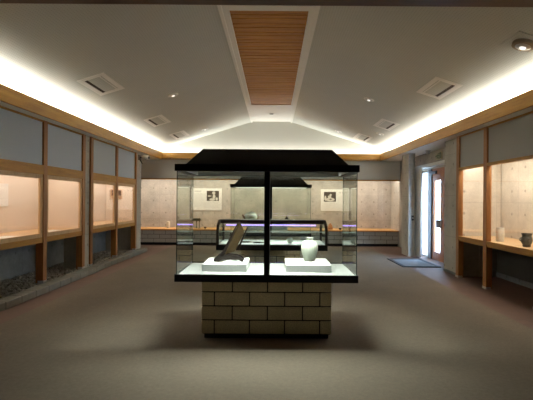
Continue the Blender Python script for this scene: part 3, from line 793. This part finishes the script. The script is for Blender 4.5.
def wx(x): return CX+(x-273.5)*YB/431
def wz(y, x): return 1.57-(y-200-.0075*(x-273.5))*YB/431
text_board(wx(191.4), wx(221.7), wz(210.3, 206), wz(188.4, 206), (wx(206.8), wx(219.0), wz(200.9, 212), wz(190.8, 212)), 'white text board with photograph at right, left on far wall', (wx(194.6), wx(201.6), wz(191.8, 200)), 0)
text_board(wx(320.8), wx(351.5), wz(211.0, 335), wz(189.3, 335), (wx(323.8), wx(335.8), wz(201.7, 330), wz(191.9, 330)), 'white text board with photograph at left, right on far wall', (wx(338.8), wx(347.5), wz(193.4, 342)), 1)

# ------------------------------------------------------------------ things in the wall cases
zd = .8555
b = thing('jar', 'pale glazed cylindrical jar in the right wall case', 'jar', (4.17, 7.76, zd))
part('body', MB().lathe([(.062, zd), (.066, zd+.01), (.064, zd+.07), (.069, zd+.08), (.069, zd+.20), (.060, zd+.225)], 4.17, 7.76, 36), M['pale_ceramic'], b, smooth=True)
part('rim', MB().lathe([(.058, zd+.222), (.066, zd+.23), (.066, zd+.25), (.054, zd+.25), (.05, zd+.23)], 4.17, 7.76, 36), M['pale_ceramic'], b, smooth=True)
px_, py_ = 4.12, 6.86
b = thing('pot', 'dark grey lugged pot in the right wall case near frame edge', 'pot', (px_, py_, zd))
part('body', MB().lathe([(.05, zd), (.06, zd+.01), (.058, zd+.035), (.078, zd+.07), (.084, zd+.11), (.074, zd+.15), (.066, zd+.165), (.078, zd+.205), (.080, zd+.215), (.07, zd+.215), (.058, zd+.17)], px_, py_, 40), M['dark_pot'], b, smooth=True)
for a in (PI*.95, PI*.45, PI*1.45):
    c, s_ = math.cos(a), math.sin(a)
    part('lug', MB().tube([(px_+.078*c, py_+.078*s_, zd+.09), (px_+.105*c, py_+.105*s_, zd+.105), (px_+.1*c, py_+.1*s_, zd+.13), (px_+.075*c, py_+.075*s_, zd+.145)], .010, 8), M['dark_pot'], b, smooth=True)
zs = .9455
for x, y, w, d, lab in ((-4.16, 6.85, .30, .42, 'white paper sheet on the deck of nearer left wall case, nearest'), (-4.12, 8.25, .26, .5, 'white paper sheet on the deck of nearer left wall case, by pillar end')):
    single('paper_sheet', MB().box(x-w/2, x+w/2, y-d/2, y+d/2, zs, zs+.004), M['paper'], lab, 'paper', (x, y, zs), 'paper sheets in the left wall case')
o = thing('caption_panel', 'pale caption panel on the back of nearer left wall case', 'panel', (-4.75, 7.55, 1.42))
part('board', MB().box(-4.758, -4.745, 6.9, 7.85, 1.42, 1.83), M['paper'], o)
part('print', MB().box(-4.745, -4.742, 7.1, 7.6, 1.60, 1.79), M['tan_print'], o)
o = thing('caption_panel', 'tan caption panel on end wall of farther left wall case', 'panel', (-4.46, 12.46, 1.56))
part('board', MB().box(-4.63, -4.28, 12.452, 12.468, 1.56, 1.86), M['tan_print'], o)
part('print', MB().box(-4.59, -4.32, 12.449, 12.452, 1.66, 1.82), M['rust_brown'], o)

# ------------------------------------------------------------------ light
COVE = (1, .985, .93)
for s in (-1, 1):
    area('cove_light', (s*3.90, 9.4, 2.957), (.28, 10.0), 285, COVE, (0, PI-s*math.radians(0), 0))
area('cove_light', (0, 14.74, 3.06), (7.2, .08), 44, COVE, (PI, 0, 0))
pt = area('door_portal', (XD+.2, 11.68, 1.2), (2.4, 1.7), 1, (1, 1, 1), (0, PI/2, 0)); pt.data.cycles.is_portal = True
w = bpy.data.worlds.new('daylight'); S.world = w; w.use_nodes = True
nt = w.node_tree
for n in list(nt.nodes): nt.nodes.remove(n)
t = NT(nt); out = t.n('ShaderNodeOutputWorld'); bg = t.n('ShaderNodeBackground')
g = t.n('ShaderNodeTexCoord'); sp = t.n('ShaderNodeSeparateXYZ'); t.l(g.outputs['Generated'], sp.inputs[0])
t.l(t.mix(t.ramp(sp.outputs[2], -.05, .5), (.72, .86, 1.0), (.38, .62, 1.0)), bg.inputs[0]); bg.inputs[1].default_value = 32
t.l(bg.outputs[0], out.inputs[0])

# ------------------------------------------------------------------ camera
cam = bpy.data.cameras.new('camera'); co = bpy.data.objects.new('camera', cam); COL.objects.link(co)
cam.sensor_width = 36; cam.sensor_fit = 'HORIZONTAL'; cam.lens = 431/533*36; cam.shift_x = -7/533; cam.shift_y = 0
cam.clip_start = .05; cam.clip_end = 200
co.matrix_world = Matrix.Translation((CX, 0, 1.57)) @ Matrix.Rotation(PI/2, 4, 'X') @ Matrix.Rotation(.0075, 4, 'Z')
S.camera = co
S.view_settings.view_transform = 'Standard'; S.view_settings.look = 'None'; S.view_settings.gamma = 1; S.view_settings.use_curve_mapping = False
S.view_settings.exposure = 0
S.cycles.use_denoising = True; S.cycles.use_light_tree = True
S.cycles.max_bounces = 12; S.cycles.transparent_max_bounces = 24; S.cycles.diffuse_bounces = 6; S.cycles.glossy_bounces = 5
S.cycles.sample_clamp_indirect = 6; S.cycles.caustics_reflective = False; S.cycles.caustics_refractive = False
